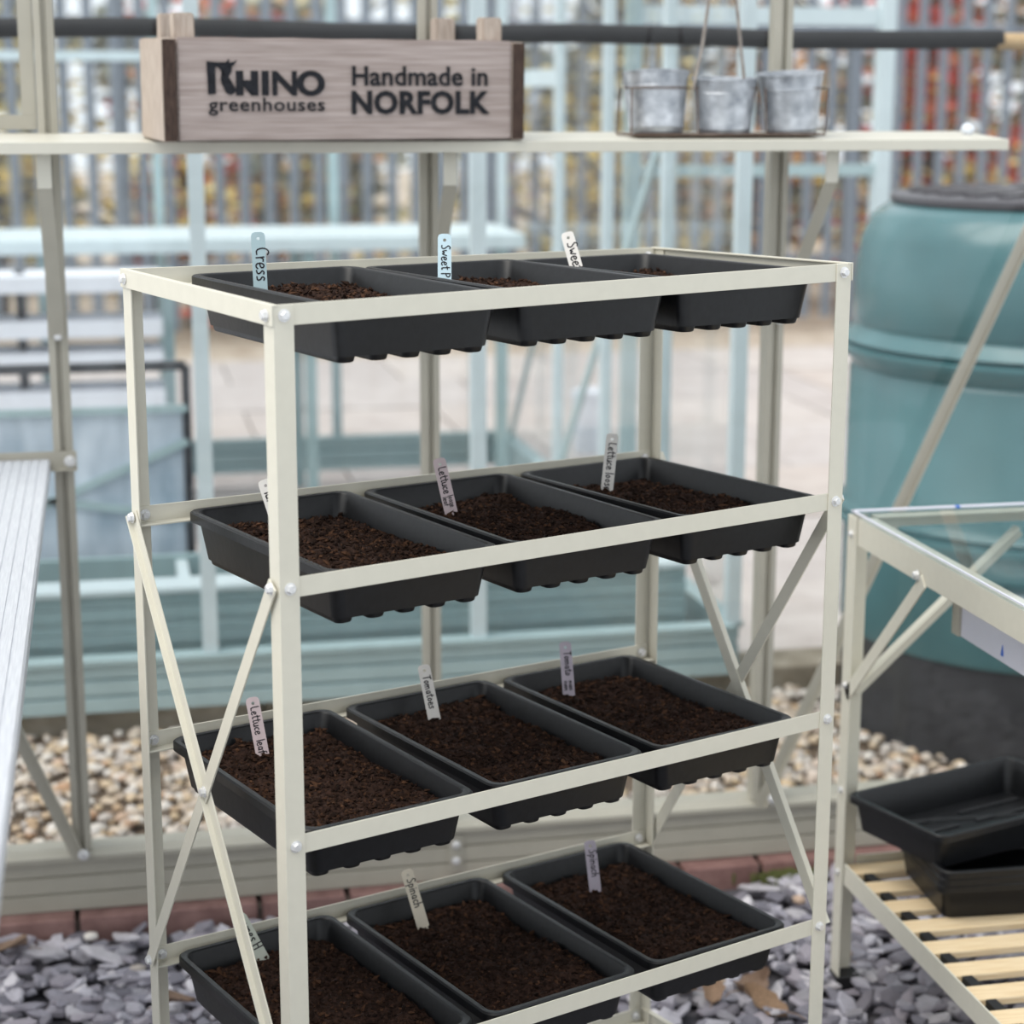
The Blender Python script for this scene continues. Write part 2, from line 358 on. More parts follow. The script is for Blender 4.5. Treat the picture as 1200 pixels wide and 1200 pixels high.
MB().bar((-1.2, G1-.03, 1.60), (.62, G1-.03, 1.60), .035, .03).build('transom', 'teal_light', gh)
MB().bar((GX+.0, 6.6, .14), (GX+.0, 5.35, 1.35), .035, .012, (0, 1, 0)).build('diagonal_brace', 'teal_paint', gh)
MB().bar((GX+.0, 7.4, .14), (GX+.0, 6.6, 1.0), .035, .012, (0, 1, 0)).build('diagonal_brace', 'teal_paint', gh)
MB().bar((GX+.0, 6.62, 1.52), (GX+.0, 7.22, 1.52), .06, .03).build('transom', 'teal_light', gh)
# low ribbed planter box just inside the glass
bx = empty('planter_box', (0, 4.72, 0)); tag(bx, 'long low teal box with horizontally ribbed sides just inside the teal glasshouse', 'planter')
pr = MB()
for k in range(8): pr = MB().box((-1.5, .0 + (k % 2)*.006, .066 + k*.032), (1.46, .03, .096 + k*.032)).build('slat', 'teal_panel', bx)
MB().box((-1.5, -.01, .322), (1.46, .10, .338)).build('ledge', 'teal_light', bx, bevel=.003)
MB().box((-1.5, .40, .0), (1.46, .43, .32)).build('back_board', 'teal_panel', bx)
for x in (-.5, .16, .82): MB().box((x, .03, .0), (x+.03, .40, .31)).build('divider', 'teal_light', bx)
for x in (-1.5, 1.43): MB().box((x, .03, .0), (x+.03, .40, .32)).build('end_board', 'teal_panel', bx)
# black framed panel leaning inside
bf = empty('framed_panel', (0, 5.25, 0)); tag(bf, 'black framed glazed panel with painted blue white reflections standing behind the ribbed teal box', 'panel')
f0 = on_y(-30, 428, 5.25); f1 = on_y(217, 428, 5.25); z0 = on_y(217, 655, 5.25).z
for nm, a, b in (('frame_bar', (f0.x, f1.z), (f1.x, f1.z)), ('frame_bar', (f0.x, z0), (f1.x, z0)), ('frame_bar', (f1.x, z0), (f1.x, f1.z)), ('frame_bar', (f0.x, z0), (f0.x, f1.z))):
    MB().bar((a[0], 0, a[1]), (b[0], 0, b[1]), .024, .024).build(nm, 'black_metal', bf)
MB().box((f0.x, -.004, z0), (f1.x, .004, z0+(f1.z-z0)*.78)).build('glazed_sheet', 'painted_reflection_sheet', bf)
for xx in (f0.x+.2, f1.x-.06): MB().box((xx-.012, .0, 0), (xx+.012, .03, z0)).build('foot', 'black_metal', bf)
for a, b in (((f0.x, z0+.1), (f1.x, z0+.33)), ((f0.x+.05, z0+.2), (f1.x, z0+.12)), ((f0.x, z0+.42), (f1.x, z0+.42))): MB().bar((a[0], -.012, a[1]), (b[0], -.012, b[1]), .02, .012).build('glazing_strip', 'teal_paint', bf)
# staging at the back of the teal glasshouse
st = empty('staging_table', (0, 6.9, .028)); tag(st, 'long white topped teal staging table at the back of the teal glasshouse', 'table')
MB().box((-1.5, 0, .972), (1.50, .60, 1.006)).build('table_top', 'teal_light', st, bevel=.004)
MB().box((-1.5, -.012, .955), (1.50, 0, 1.000)).build('front_rail', 'teal_light', st)
for x in (-1.3, -.2, .72, 1.42):
    for y in (.03, .55): MB().box((x-.02, y-.02, .0), (x+.02, y+.02, .972)).build('leg', 'teal_panel', st)
sr = empty('slatted_rack', (0, 6.55, 0)); tag(sr, 'white slatted rack on dark posts under the far staging table', 'rack')
for k, z in enumerate((.885, .735, .63, .50)): MB().box((-1.3, 0, z), (.19, .26, z+.055)).build('shelf', 'white_frame', sr)
for x in (-1.28, -.27, .215): MB().box((x-.016, .10, 0), (x+.016, .14, .95)).build('post', 'teal_panel' if x > 0 else 'black_metal', sr)

# ================================================================== TANK, POLE, FENCE, TREES
tk = empty('water_tank', (2.27, 4.34, 0)); tag(tk, 'large green plastic water tank with dark lid outside the glass', 'water tank')
tp = [(.49, .235), (.497, .25), (.497, .50), (.520, .508), (.520, .520), (.503, .532), (.518, .540), (.495, .56), (.494, .875), (.486, .885), (.494, .895), (.520, .925), (.520, .934), (.503, .944), (.518, .952), (.496, .972), (.484, .985), (.493, 1.0), (.488, 1.10), (.478, 1.19), (.455, 1.245), (.42, 1.272), (.36, 1.282), (.0005, 1.285)]
MB().lathe(tp, 64).build('tank_body', 'tank_green', tk, True, angle=50)
MB().lathe([(.485, -.02), (.485, .236), (.0005, .236)], 64).build('tank_plinth', 'tank_base', tk, True)
ld = MB().lathe([(.405, 1.277), (.412, 1.281), (.412, 1.294), (.40, 1.300), (.0005, 1.306)], 48).build('lid', 'tank_lid', tk, True)
for k in range(26):
    a = 2*pi*k/26; MB().bar((.12*cos(a), .12*sin(a), 1.307), (.37*cos(a), .37*sin(a), 1.303), .010, .03).build('lid_rib', 'tank_lid', ld)
pl = empty('wrapped_pole', (0, 4.2, 0)); tag(pl, 'horizontal pole wrapped in black foam with a bare tan end behind the shelf', 'pole')
pa = V((-.9, .13, 1.672)); pb = V((1.95, -.14, 1.645)); pc = V((2.9, -.23, 1.636))
MB().tube([pa.lerp(pb, t/12) + V((0, 0, .004*sin(t*1.7))) for t in range(13)], .0205, 14).build('foam_sleeve', 'foam', pl, True)
MB().tube([pb.lerp(pa, .004), pc], .0185, 14).build('bare_end', 'bare_pole', pl, True)
for p in (pa.lerp(pb, .03), pc.lerp(pb, .03)): MB().box((p.x-.02, p.y-.015, -.02), (p.x+.02, p.y+.015, p.z-.018)).build('trestle', 'bare_pole', pl)
bn = empty('storage_bin', (2.04, 8.05, 0)); tag(bn, 'small white plastic bin standing on the concrete yard', 'bin')
MB().lathe([(.062, .0), (.068, .02), (.075, .25), (.0005, .25)], 20).build('bin_body', 'white_plastic', bn, True); MB().lathe([(.079, .25), (.079, .275), (.05, .285), (.0005, .285)], 20).build('bin_lid', 'white_plastic', bn, True)
pp_ = empty('frame_post', (2.69, 6.5, 0)); tag(pp_, 'tall pale teal upright with cross rails standing behind the water tank', 'post')
MB().box((-.028, -.03, -.02), (.028, .03, 2.1)).build('upright', 'teal_light', pp_, bevel=.004)
MB().bar((-.9, 0, 1.27), (0, 0, 1.27), .04, .03).build('cross_rail', 'teal_paint', pp_); MB().bar((-.9, 0, 1.79), (0, 0, 1.79), .06, .03).build('cross_rail', 'teal_light', pp_)
MB().box((-.93, -.03, -.02), (-.88, .03, 2.1)).build('upright', 'teal_paint', pp_)
FY = 12.4
fn = empty('palisade_fence', (0, FY, 0)); tag(fn, 'blue grey steel palisade fence running across the far edge of the yard', 'fence')
_p = MB(); pw = .034
_p.extrude([(-pw, 0), (-pw*.5, .018), (0, .010), (pw*.5, .018), (pw, 0), (pw*.5, .006), (0, 0), (-pw*.5, .006)], (0, 0, .05), (0, 0, 2.3), (1, 0, 0), (0, -1, 0)); _p.add([(-pw, 0, 2.3), (pw, 0, 2.3), (0, -.005, 2.42), (0, -.018, 2.3)], [(0, 3, 2), (3, 1, 2), (0, 2, 1)])
PALE = _p.mesh('pale', 'fence_steel')
for k in range(62): obj('pale', PALE, fn, (-2.2 + k*.155, 0, 0))
for z in (.45, 1.95): MB().bar((-2.4, .03, z), (7.6, .03, z), .05, .04).build('rail', 'fence_steel', fn)
for k in range(5): MB().box((-2.3 + k*2.4, .04, -.03), (-2.2 + k*2.4, .12, 2.3)).build('post', 'fence_steel', fn)

def tree(name, label, cat, x, y, h, rx, lf, n, seed, z0=.3, ls=.10, group='trees and shrubs behind the fence'):
    rn = random.Random(seed); t = empty(name, (x, y, -.04)); tag(t, label, cat, group)
    tr = MB(); tr.tube([(0, 0, -.05), (.03, 0, h*.3), (-.04, .03, h*.6), (0, 0, h*.9)], [.07, .06, .04, .015], 8)
    tk_ = tr.build('trunk', 'bark', t, True)
    for k in range(7):
        a = rn.uniform(0, 6.28); z = h*rn.uniform(.15, .6); q = rx*rn.uniform(.5, .9)
        MB().tube([(0, 0, z), (cos(a)*q*.5, sin(a)*q*.4, z+h*.14), (cos(a)*q, sin(a)*q*.7, z+h*.22)], [.03, .02, .008], 6).build('branch', 'bark', t, True)
    m = MB()
    cl = [(rn.gauss(0, .42)*rx, rn.gauss(0, .36)*rx, z0 + (h-z0)*rn.random(), rn.uniform(.18, .4)) for _ in range(int(26))]
    for i in range(n):
        c = rn.choice(cl); p = V((c[0]+rn.gauss(0, c[3]*.6), c[1]+rn.gauss(0, c[3]*.5), max(.05, c[2]+rn.gauss(0, c[3]*.6))))
        s_ = ls*rn.uniform(.5, 1.2); q = M4.Rotation(rn.uniform(0, 6.28), 3, 'Z') @ M4.Rotation(rn.uniform(-1.2, 1.2), 3, 'X')
        pts = [(-.5, 0, 0), (-.15, .28, .05), (.25, .24, .04), (.55, 0, -.06), (.25, -.24, .04), (-.15, -.28, .05)]
        m.add([p + q @ (V(v)*s_) for v in pts], [(0, 1, 2, 3), (0, 3, 4, 5)])
    tag(m.build('foliage', lf, t), kind='stuff')
FYS = 13.3
tree('shrub', 'yellow and olive leaved shrub behind the fence at the far left', 'shrub', -.7, FYS+.4, 2.8, .9, 'leaf_olive', 1500, 1)
tree('shrub', 'red leaved climbing shrub behind the fence above the left end of the shelf', 'shrub', .62, FYS, 2.5, .38, 'leaf_red', 800, 2)
tree('shrub', 'orange leaved thin shrub behind the fence beside the left red shrub', 'shrub', 1.15, FYS+.3, 2.6, .6, 'leaf_orange', 1100, 3)
tree('tree', 'grey olive tree behind the fence in the middle of the view', 'tree', 2.3, FYS+.5, 3.2, .9, 'leaf_olive', 1800, 4)
tree('tree', 'bright yellow autumn tree behind the fence beyond the pots', 'tree', 3.7, FYS+.2, 3.2, .85, 'leaf_yellow', 2200, 5)
tree('tree', 'tawny orange tree behind the fence right of the pots', 'tree', 4.7, FYS+.5, 3.2, .7, 'leaf_orange', 1500, 6)
tree('tree', 'bright red autumn tree behind the fence above the water tank', 'tree', 5.9, FYS, 3.0, .75, 'leaf_red', 2200, 7)
tree('shrub', 'low yellow leaved shrub behind the fence just over the tank lid', 'shrub', 5.9, FYS+.1, 1.5, .9, 'leaf_yellow', 700, 8)
tree('tree', 'golden tree behind the fence at the far right', 'tree', 7.3, FYS+.3, 3.2, .8, 'leaf_orange', 1600, 9)
tree('shrub', 'low yellow shrub behind the fence at the left beneath the red shrub', 'shrub', .3, FYS+.1, 1.5, .9, 'leaf_yellow', 900, 10)
tree('shrub', 'low yellow shrub behind the fence under the orange tree', 'shrub', 3.2, FYS+.05, 1.3, .8, 'leaf_yellow', 420, 12)
for k, (x, hh, pos) in enumerate(((-1.2, 4.2, 'at the far left'), (1.6, 4.4, 'behind the left red shrub'), (4.3, 4.2, 'behind the yellow tree'), (7.2, 4.4, 'behind the red tree'), (10.2, 4.2, 'beyond the right edge of the tank'))):
    tree('tree', 'tall dull grey green tree in the back row ' + pos, 'tree', x, 16.5, hh, 1.7, 'leaf_grey', 3600, 30+k, .1, .30, 'back row of trees')

# ================================================================== SHELF, CRATE, POTS
sh = empty('wall_shelf', (0, 3.29, 1.453)); tag(sh, 'long beige metal shelf fixed across the glazing under the wooden crate', 'shelf')
SX0, SX1 = -.95, 1.606
MB().extrude([(0, 0), (.195, .011), (.195, .008), (.003, -.003), (.003, -.019), (0, -.019)], (SX0, 0, 0), (SX1, 0, 0), (0, 1, 0), (0, 0, 1)).build('shelf_board', 'shelf_paint', sh, bevel=.0008)
for tx, bxx in ((-.087, BX[1]), (.592, BX[2]-.004), (1.285, BX[3]+.006)):
    b = MB().box((tx-.012, .036, -.076), (tx+.012, .039, -.001)).build('bracket_tab', 'shelf_paint', sh)
    MB().bar((tx, .038, -.072), (bxx, .172, -.338), .024, .003, (1, 0, 0)).build('bracket_strut', 'frame_paint', sh)
    bolt(sh, (bxx, .176, -.335), (0, -1, 0), 1.3)
def shelf_z(y): return 1.453 + .011*(y-3.29)/.195

def text_mesh(txt, size, offset, mat, spacing=1.0, extr=.0004):
    cu = bpy.data.curves.new('lettering', 'FONT'); cu.body = txt; cu.size = size; cu.offset = offset; cu.extrude = extr; cu.space_character = spacing; cu.resolution_u = 3
    o = bpy.data.objects.new('lettering', cu); col.objects.link(o)
    me = bpy.data.meshes.new_from_object(o.evaluated_get(bpy.context.evaluated_depsgraph_get()))
    bpy.data.objects.remove(o, do_unlink=True); me.materials.clear(); me.materials.append(MATS[mat]); me.name = 'lettering'
    xs = [v.co.x for v in me.vertices]; ys = [v.co.y for v in me.vertices]
    return me, min(xs), max(xs), min(ys), max(ys)
CY = 3.190
A_ = on_y(193, 166, CY); ca = R(9.0)
cr = empty('wooden_crate', (A_.x, CY, shelf_z(3.29)+.0015), ca); cr.rotation_euler.x = R(1.2); tag(cr, 'weathered wooden crate printed RHINO greenhouses Handmade in NORFOLK on the shelf', 'crate')
CW, CD, CH, CT = .612, .195, .164, .024
def warped(mb, amp=.0012):
    return mb.map(lambda p: p + V((mnoise.noise(p*22)*amp, mnoise.noise(p*22+V((9, 0, 0)))*amp, mnoise.noise(p*22+V((0, 9, 0)))*amp)))
def board(a, b, name, mat, nx=10, nz=6):
    bm = bmesh.new(); bmesh.ops.create_cube(bm, size=1)
    for v in bm.verts: v.co = V([(a[i]+b[i])/2 + v.co[i]*(b[i]-a[i]) for i in range(3)])
    bmesh.ops.bevel(bm, geom=list(bm.edges), offset=.0025, segments=2, affect='EDGES')
    bmesh.ops.subdivide_edges(bm, edges=[e for e in bm.edges if e.calc_length() > .05], cuts=8, use_grid_fill=True)
    m = MB(); m.add([v.co.copy() for v in bm.verts], [tuple(v.index for v in f.verts) for f in bm.faces]); bm.free()
    return warped(m).build(name, mat, cr, True, angle=50)
board((CT, .004, .002), (CW-CT+.004, .026, CH), 'front_board', 'old_wood')
board((CT, CD-.022, .002), (CW-CT, CD, CH), 'back_board', 'old_wood')
board((CT, .026, .002), (CW-CT, CD-.022, .018), 'bottom_board', 'old_wood')
for x0 in (0, CW-CT+.004):
    e = board((x0, .002, 0), (x0+CT-.002, CD, CH-.002), 'end_board', 'pale_wood_end')
    MB().box((x0+.001, -.0006, .002), (x0+CT-.003, .003, CH-.004)).build('stained_edge', 'stained_wood', cr)
for x0, y0 in ((CT+.001, .027), (CT+.001, CD-.058), (CW-CT-.040, .027), (CW-CT-.085, CD-.058)):
    for _k in (0,): board((x0, y0, .018), (x0+.034, y0+.034, CH+.038), 'corner_post', 'pale_wood_end')
def crate_text(txt, x0, x1, z0, size, off, sp=1.0, ky=1.0):
    me, a, b, c, d = text_mesh(txt, size, off, 'print_black', sp); k = (x1-x0)/(b-a)
    o = obj('lettering', me, cr, (x0-a*k, .0020, z0), (R(90), 0, 0), (k, k*ky, 1)); return o
# px scale on the front board: 1 px = 1.50 mm along, printed words placed by ratio of the board
def bxr(px): return CT + (px-213)/(600-213)*(CW-2*CT+.004)
def bzr(py): return CH*(166.5-py)/119.5
crate_text('greenhouses', bxr(246), bxr(377), bzr(130.5), .0245, .0003, 1.08, .86)
crate_text('Handmade in', bxr(409), bxr(570), bzr(100.5), .030, .0006, 1.03)
crate_text('NORFOLK', bxr(408), bxr(573), bzr(133.3), .037, .0014, 1.05)
# RHINO logotype drawn as heavy strokes: letters 0..1 high
LG = {'H': [[(0, 0), (.26, 0), (.26, .38), (.52, .38), (.52, 0), (.78, 0), (.78, 1), (.52, 1), (.52, .62), (.26, .62), (.26, 1), (0, 1)]],
      'I': [[(0, 0), (.27, 0), (.27, 1), (0, 1)]],
      'NX': [[(0, 0), (.20, 0), (.20, .56), (.74, -.06), (.92, -.06), (.92, 1), (.72, 1), (.72, .40), (.20, 1), (0, 1)]]}
LG['N'] = [[(0, 0), (.19, 0), (.19, 1), (0, 1)], [(.73, 0), (.92, 0), (.92, 1), (.73, 1)], [(.17, 1), (.17, .66), (.75, 0), (.75, .34)]]
def flat_poly(polys, name):
    bm = bmesh.new()
    for pts in polys:
        f = bm.faces.new([bm.verts.new((x, -.0006, z)) for x, z in pts])
    bmesh.ops.triangulate(bm, faces=bm.faces[:], ngon_method='EAR_CLIP')
    bmesh.ops.solidify(bm, geom=bm.faces[:], thickness=.0005)
    m = MB(); m.add([v.co.copy() for v in bm.verts], [tuple(v.index for v in f.verts) for f in bm.faces]); bm.free()
    return m.build(name, 'print_black', cr, loc=(0, .0026, 0))
hz0, hz1 = bzr(113), bzr(84.5); hh = hz1-hz0
x = bxr(277)
for ch, wpx in (('H', 25), ('I', 8), ('N', 28)):
    wd = bxr(277+wpx)-bxr(277); mxw = max(p[0] for pg in LG[ch] for p in pg)
    flat_poly([[(x+p[0]/mxw*wd, hz0+p[1]*hh) for p in pg] for pg in LG[ch]], 'lettering'); x += wd + (bxr(278)-bxr(274.2) if ch != 'N' else 0)
cx_, cz_, ro = bxr(361.5), (hz0+hz1)/2, (bxr(377.5)-bxr(345.5))/2
ring = []
for k in range(28):
    a0, a1 = 2*pi*k/28, 2*pi*(k+1)/28
    ring.append([(cx_+ro*cos(a0), cz_+hh*.52*sin(a0)), (cx_+ro*cos(a1), cz_+hh*.52*sin(a1)), (cx_+ro*.52*cos(a1), cz_+hh*.30*sin(a1)), (cx_+ro*.52*cos(a0), cz_+hh*.30*sin(a0))])
flat_poly(ring, 'lettering')
Q = lambda pts: [(bxr(a), bzr(b)) for a, b in pts]
flat_poly([Q([(245, 74), (254.5, 75), (254.5, 111), (246, 112)]), Q([(254, 75), (266, 75), (268, 73), (271, 79), (273, 82), (272, 87), (267, 94), (260, 96), (262, 90), (264, 84), (262, 81), (254, 80.5)]),
           Q([(260, 92), (269, 91), (276, 104), (278, 106), (275, 110), (271, 112.5), (266, 110), (261, 99)]), Q([(266, 76), (268, 73), (270, 70.5), (269.8, 75), (274, 75), (279, 72), (276, 77), (273, 80.5), (269, 81)])], 'lettering')

# wire holder with three galvanised pots
PY = 3.375; pz = shelf_z(PY)
hold = empty('pot_holder', (0, PY, pz)); tag(hold, 'rusty wire holder with tall handle wires carrying three small pots', 'wire holder')
wr = .0016; hx0, hx1, hw = .912, 1.268, .050
def rrect(z, ins=0): 
    return [(hx0+ins, -hw+ins, z), ((hx0+hx1)/2, -hw+ins, z), (hx1-ins, -hw+ins, z), (hx1-ins, hw-ins, z), ((hx0+hx1)/2, hw-ins, z), (hx0+ins, hw-ins, z)]
MB().tube(rrect(.004), wr*1.3, 6, closed=True).build('base_wire', 'rusty_wire', hold, True)
for px in (.971, 1.0955, 1.223):
    MB().tube([(px+.058*cos(k*pi/10), .052*sin(k*pi/10)*1.08, .0845) for k in range(20)], wr, 6, closed=True).build('ring_wire', 'rusty_wire', hold, True)
for x in (hx0, 1.033, 1.159, hx1):
    for y in (-hw, hw): MB().tube([(x, y, .004), (x + (.003 if x < 1 else (.008 if x > 1.2 else 0)), y*.75, .0845)], wr, 6).build('upright_wire', 'rusty_wire', hold, True)
MB().box((hx0+.012, -hw+.004, .0015), (hx1-.012, hw-.004, .0035)).build('base_plate', 'rusty_wire', hold)
hb = [on_y(x, y, PY-.05) for x, y in ((812, 105), (822, 60), (828, 20), (836, -40))]; hc = [on_y(x, y, PY-.05) for x, y in ((873, 102), (869, 65), (865, 20), (858, -40))]
topz = on_y(847, -75, PY-.05)
MB().tube([p - V((0, PY, pz)) for p in hb + [topz] + hc[::-1]], .0030, 6).build('handle_wire', 'handle_grey', hold, True)
def pot(x, tilt, tx, h, label, r1=.0575, r0=.047):
    t = empty('zinc_pot', (x, PY, pz+.0042)); t.rotation_euler = (tx, tilt, random.uniform(0, 6)); tag(t, label, 'pot', 'galvanised pots in the wire holder')
    e = .0012; k = r1-r0
    pr = [(r0*.97, .0), (r0, .002), (r0+k*.1, .009), (r0+k*.10+.0012, .0105), (r0+k*.16, .013), (r0+k*.72, h*.74), (r0+k*.72+.0012, h*.745), (r0+k*.75, h*.76), (r1, h-.004), (r1+.0018, h-.003), (r1+.0018, h), (r1-.0008, h), (r1-.002, h-.004), (r0-e, .004), (.0002, .004), (.0002, .0)]
    MB().lathe(pr, 40).build('pot_body', 'galvanised', t, True, angle=35)
    MB().tube([(r0+.0005, 0, .008), (r1+.0012, 0, h-.006)], .0013, 6).build('seam', 'galvanised', t, True)
pot(.971, R(0), R(5), .108, 'leftmost small galvanised pot in the wire holder, with its bright inside showing')
pot(1.0955, R(-1.5), R(2.5), .098, 'middle small galvanised pot between the two handle wires')
pot(1.223, R(1.5), R(-5), .108, 'rightmost small galvanised pot in the wire holder, tilted back', .0585, .045)
rb = MB()
bm = bmesh.new(); bmesh.ops.create_icosphere(bm, subdivisions=2, radius=.012)
rb.add([v.co*(1+.15*mnoise.noise(v.co*80)) + V((0, 0, 0)) for v in bm.verts], [tuple(v.index for v in f.verts) for f in bm.faces]); bm.free()
_o = rb.build('plastic_cap', 'white_plastic', None, True, loc=(1.575, 3.40, shelf_z(3.40)+.0095)); tag(_o, 'small round white cap lying at the right end of the shelf', 'cap')

# ================================================================== BENCHES
lb = empty('aluminium_bench', (-.104, 3.46, .9)); tag(lb, 'ribbed aluminium bench top running along the left edge of the view', 'bench')
prf = [(0, -.022), (0, -.003), (-.003, 0), (-.016, 0)]
x = -.016
while x > -.62:
    prf += [(x-.0005, -.0016), (x-.0022, -.0016), (x-.0027, 0), (x-.0150, 0)]; x -= .0150
prf += [(-.64, 0), (-.64, -.022), (-.637, -.022), (-.637, -.004), (-.003, -.004), (-.003, -.022)]
MB().extrude(prf, (0, 0, 0), (0, -2.3, 0), (1, 0, 0), (0, 0, 1)).build('bench_top', 'aluminium', lb)
MB().extrude([(0, 0), (0, -.034), (-.014, -.034), (-.014, -.031), (-.003, -.031), (-.003, 0)], (-.64, .008, .012), (.046, .008, .012), (0, 1, 0), (0, 0, 1)).build('wall_rail', 'frame_paint', lb)
bolt(lb, (.034, .004, -.006), (0, -1, 0), 1.4)
for x in (-.03, -.61):
    for y in (-2.1,): MB().extrude(Lprof(.03, .03, .003), (x, y, -.91), (x, y, -.022), (-1 if x > -.3 else 1, 0, 0), (0, 1 if y < -1 else -1, 0)).build('leg', 'frame_paint', lb)

BXX, BYF, BYN, BXR = 1.21, 3.0, 1.15, 1.78
rb_ = empty('potting_bench', (BXX, BYF, 0)); tag(rb_, 'beige metal bench with glass top and wooden slatted lower shelf at the right', 'bench')
BW, BL = BXR-BXX, BYF-BYN; ZT = .843
for x, sx in ((0, 1), (BW, -1)):
    for y, sy in ((0, -1), (-BL, 1)):
        l = MB().extrude(Lprof(.036, .036, .003), (x, y, .012), (x, y, ZT), (sx, 0, 0), (0, sy, 0)).build('leg', 'frame_paint' if 0 else 'rack_paint', rb_, bevel=.0006)
        MB().box((min(x, x+sx*.04)-.002, min(y, y+sy*.04)-.002, -.012), (max(x, x+sx*.04)+.002, max(y, y+sy*.04)+.002, .02)).build('foot_cap', 'black_rubber', l)
        if x == 0:
            for z in (ZT-.03, .548, .36, .21): bolt(l, (0, y+sy*.018, z), (-1, 0, 0), .9)
for nm, zt in (('top_rail', ZT), ('shelf_rail', .232)):
    hgt = .046 if zt > .5 else .038
    pf_ = [(0, 0), (0, -hgt), (.003, -hgt), (.003, -.003), (.03, -.003), (.03, 0)] if zt > .5 else [(0, 0), (0, -hgt), (.03, -hgt), (.03, -hgt+.003), (.003, -hgt+.003), (.003, 0)]
    MB().extrude(pf_, (.003, -.038, zt), (.003, -BL+.038, zt), (1, 0, 0), (0, 0, 1)).build(nm, 'rack_paint', rb_, bevel=.0006)
    MB().extrude(pf_, (BW-.003, -.038, zt), (BW-.003, -BL+.038, zt), (-1, 0, 0), (0, 0, 1)).build(nm, 'rack_paint', rb_)
    pe_ = [(a, b if b > -.01 else (-.024 if zt > .5 else b)) for a, b in pf_]
    MB().extrude(pe_, (.038, -.003, zt), (BW-.038, -.003, zt), (0, -1, 0), (0, 0, 1)).build('end_rail', 'rack_paint', rb_)
    MB().extrude(pf_, (.038, -BL+.003, zt), (BW-.038, -BL+.003, zt), (0, 1, 0), (0, 0, 1)).build('end_rail', 'rack_paint', rb_)
gt = MB().box((.002, -BL+.002, ZT+.0005), (BW-.002, -.002, ZT+.0055)).build('glass_top', 'bench_glass', rb_)
MB().box((.004, -.012, ZT+.0055), (BW-.004, -.003, ZT+.0075)).build('edge_strip', 'film_white', gt)
MB().box((.003, -BL+.004, ZT+.0055), (.007, -.004, ZT+.0075)).build('edge_strip', 'film_white', gt)
for t_ in (.33, .62): MB().box((BW*t_, -.0125, ZT+.0054), (BW*t_+.008, -.0025, ZT+.0078)).build('blue_mark', 'mark_blue', gt)
def brace_b(a, b, up):
    o = MB().extrude(Lprof(.024, .022, .003), a, b, up[0], up[1]).build('brace', 'rack_paint', rb_, bevel=.0006); return o
d1 = V((0, -.30, .28)).normalized()
o = brace_b((.0, -.012, .540), (.0, -.302, .812), (V((0, d1.z, -d1.y))*-1, (1, 0, 0))); bolt(o, (.0, -.290, .808), (-1, 0, 0), 1.2)
d2 = V((.30, 0, .28)).normalized()
brace_b((.012, -.004, .540), (.30, -.004, .812), (V((-d2.z, 0, d2.x))*-1, (0, -1, 0)))
pn = empty('white_film_panel', (1.262, 2.67, 0)); tag(pn, 'white film covered panel with a small blue arrow hung beneath the bench glass', 'panel')
MB().box((0, -1.35, .722), (.006, -.012, .797)).build('panel_sheet', 'film_white', pn, bevel=.001)
MB().box((-.004, -.012, .722), (.03, .012, .797)).build('end_bracket', 'frame_paint', pn)
MB().add([(-.0012, -.150, .732), (-.0012, -.158, .732), (-.0012, -.154, .748), (0, -.150, .732), (0, -.158, .732), (0, -.154, .748)], [(0, 1, 2), (3, 5, 4), (0, 3, 4, 1), (1, 4, 5, 2), (2, 5, 3, 0)]).build('blue_arrow', 'mark_blue', pn)
# slats and the black spacer clips between them
SLM = MB().box((.012, -.045, .2055), (BW-.012, 0, .2185)).mesh('slat', 'pine_slat'); CLM = MB().add([(0, 0, 0), (.040, 0, 0), (.040, .0325, 0), (0, .0325, 0), (.000, .000, .0215), (.016, .000, .0215), (.016, .0325, .0215), (.000, .0325, .0215)], [(0, 3, 2, 1), (4, 5, 6, 7), (0, 1, 5, 4), (1, 2, 6, 5), (2, 3, 7, 6), (3, 0, 4, 7)]).mesh('spacer_clip', 'black_rubber')
for k in range(22):
    y = -.010 - k*.0805
    s_ = obj('slat', SLM, rb_, (0, y, 0)); s_.location.x = random.uniform(-.002, .002)
    bvl = s_.modifiers.new('bevel', 'BEVEL'); bvl.width = .002; bvl.segments = 2
    obj('spacer_clip', CLM, s_, (.030, -.0800, .197))

# ================================================================== SEED TRAYS
TW, TL, TH = .236, .384, .056
def rr(hx, hy, r, n=5):
    pts = []
    for cx, cy, a0 in ((hx-r, hy-r, 0), (-hx+r, hy-r, pi/2), (-hx+r, -hy+r, pi), (hx-r, -hy+r, 1.5*pi)):
        pts += [(cx+r*cos(a0+pi/2*k/n), cy+r*sin(a0+pi/2*k/n)) for k in range(n+1)]
    return pts
def loft(mb, rings, cap_first=False, cap_last=False):
    n = len(rings[0]); vs = [p for r_ in rings for p in r_]
    fs = [(i*n+k, i*n+(k+1) % n, (i+1)*n+(k+1) % n, (i+1)*n+k) for i in range(len(rings)-1) for k in range(n)]
    if cap_first: fs.append(tuple(range(n))[::-1])
    if cap_last: fs.append(tuple((len(rings)-1)*n+k for k in range(n)))
    return mb.add(vs, fs)
def ring(hx, hy, r, z): return [(x, y, z) for x, y in rr(hx, hy, r)]
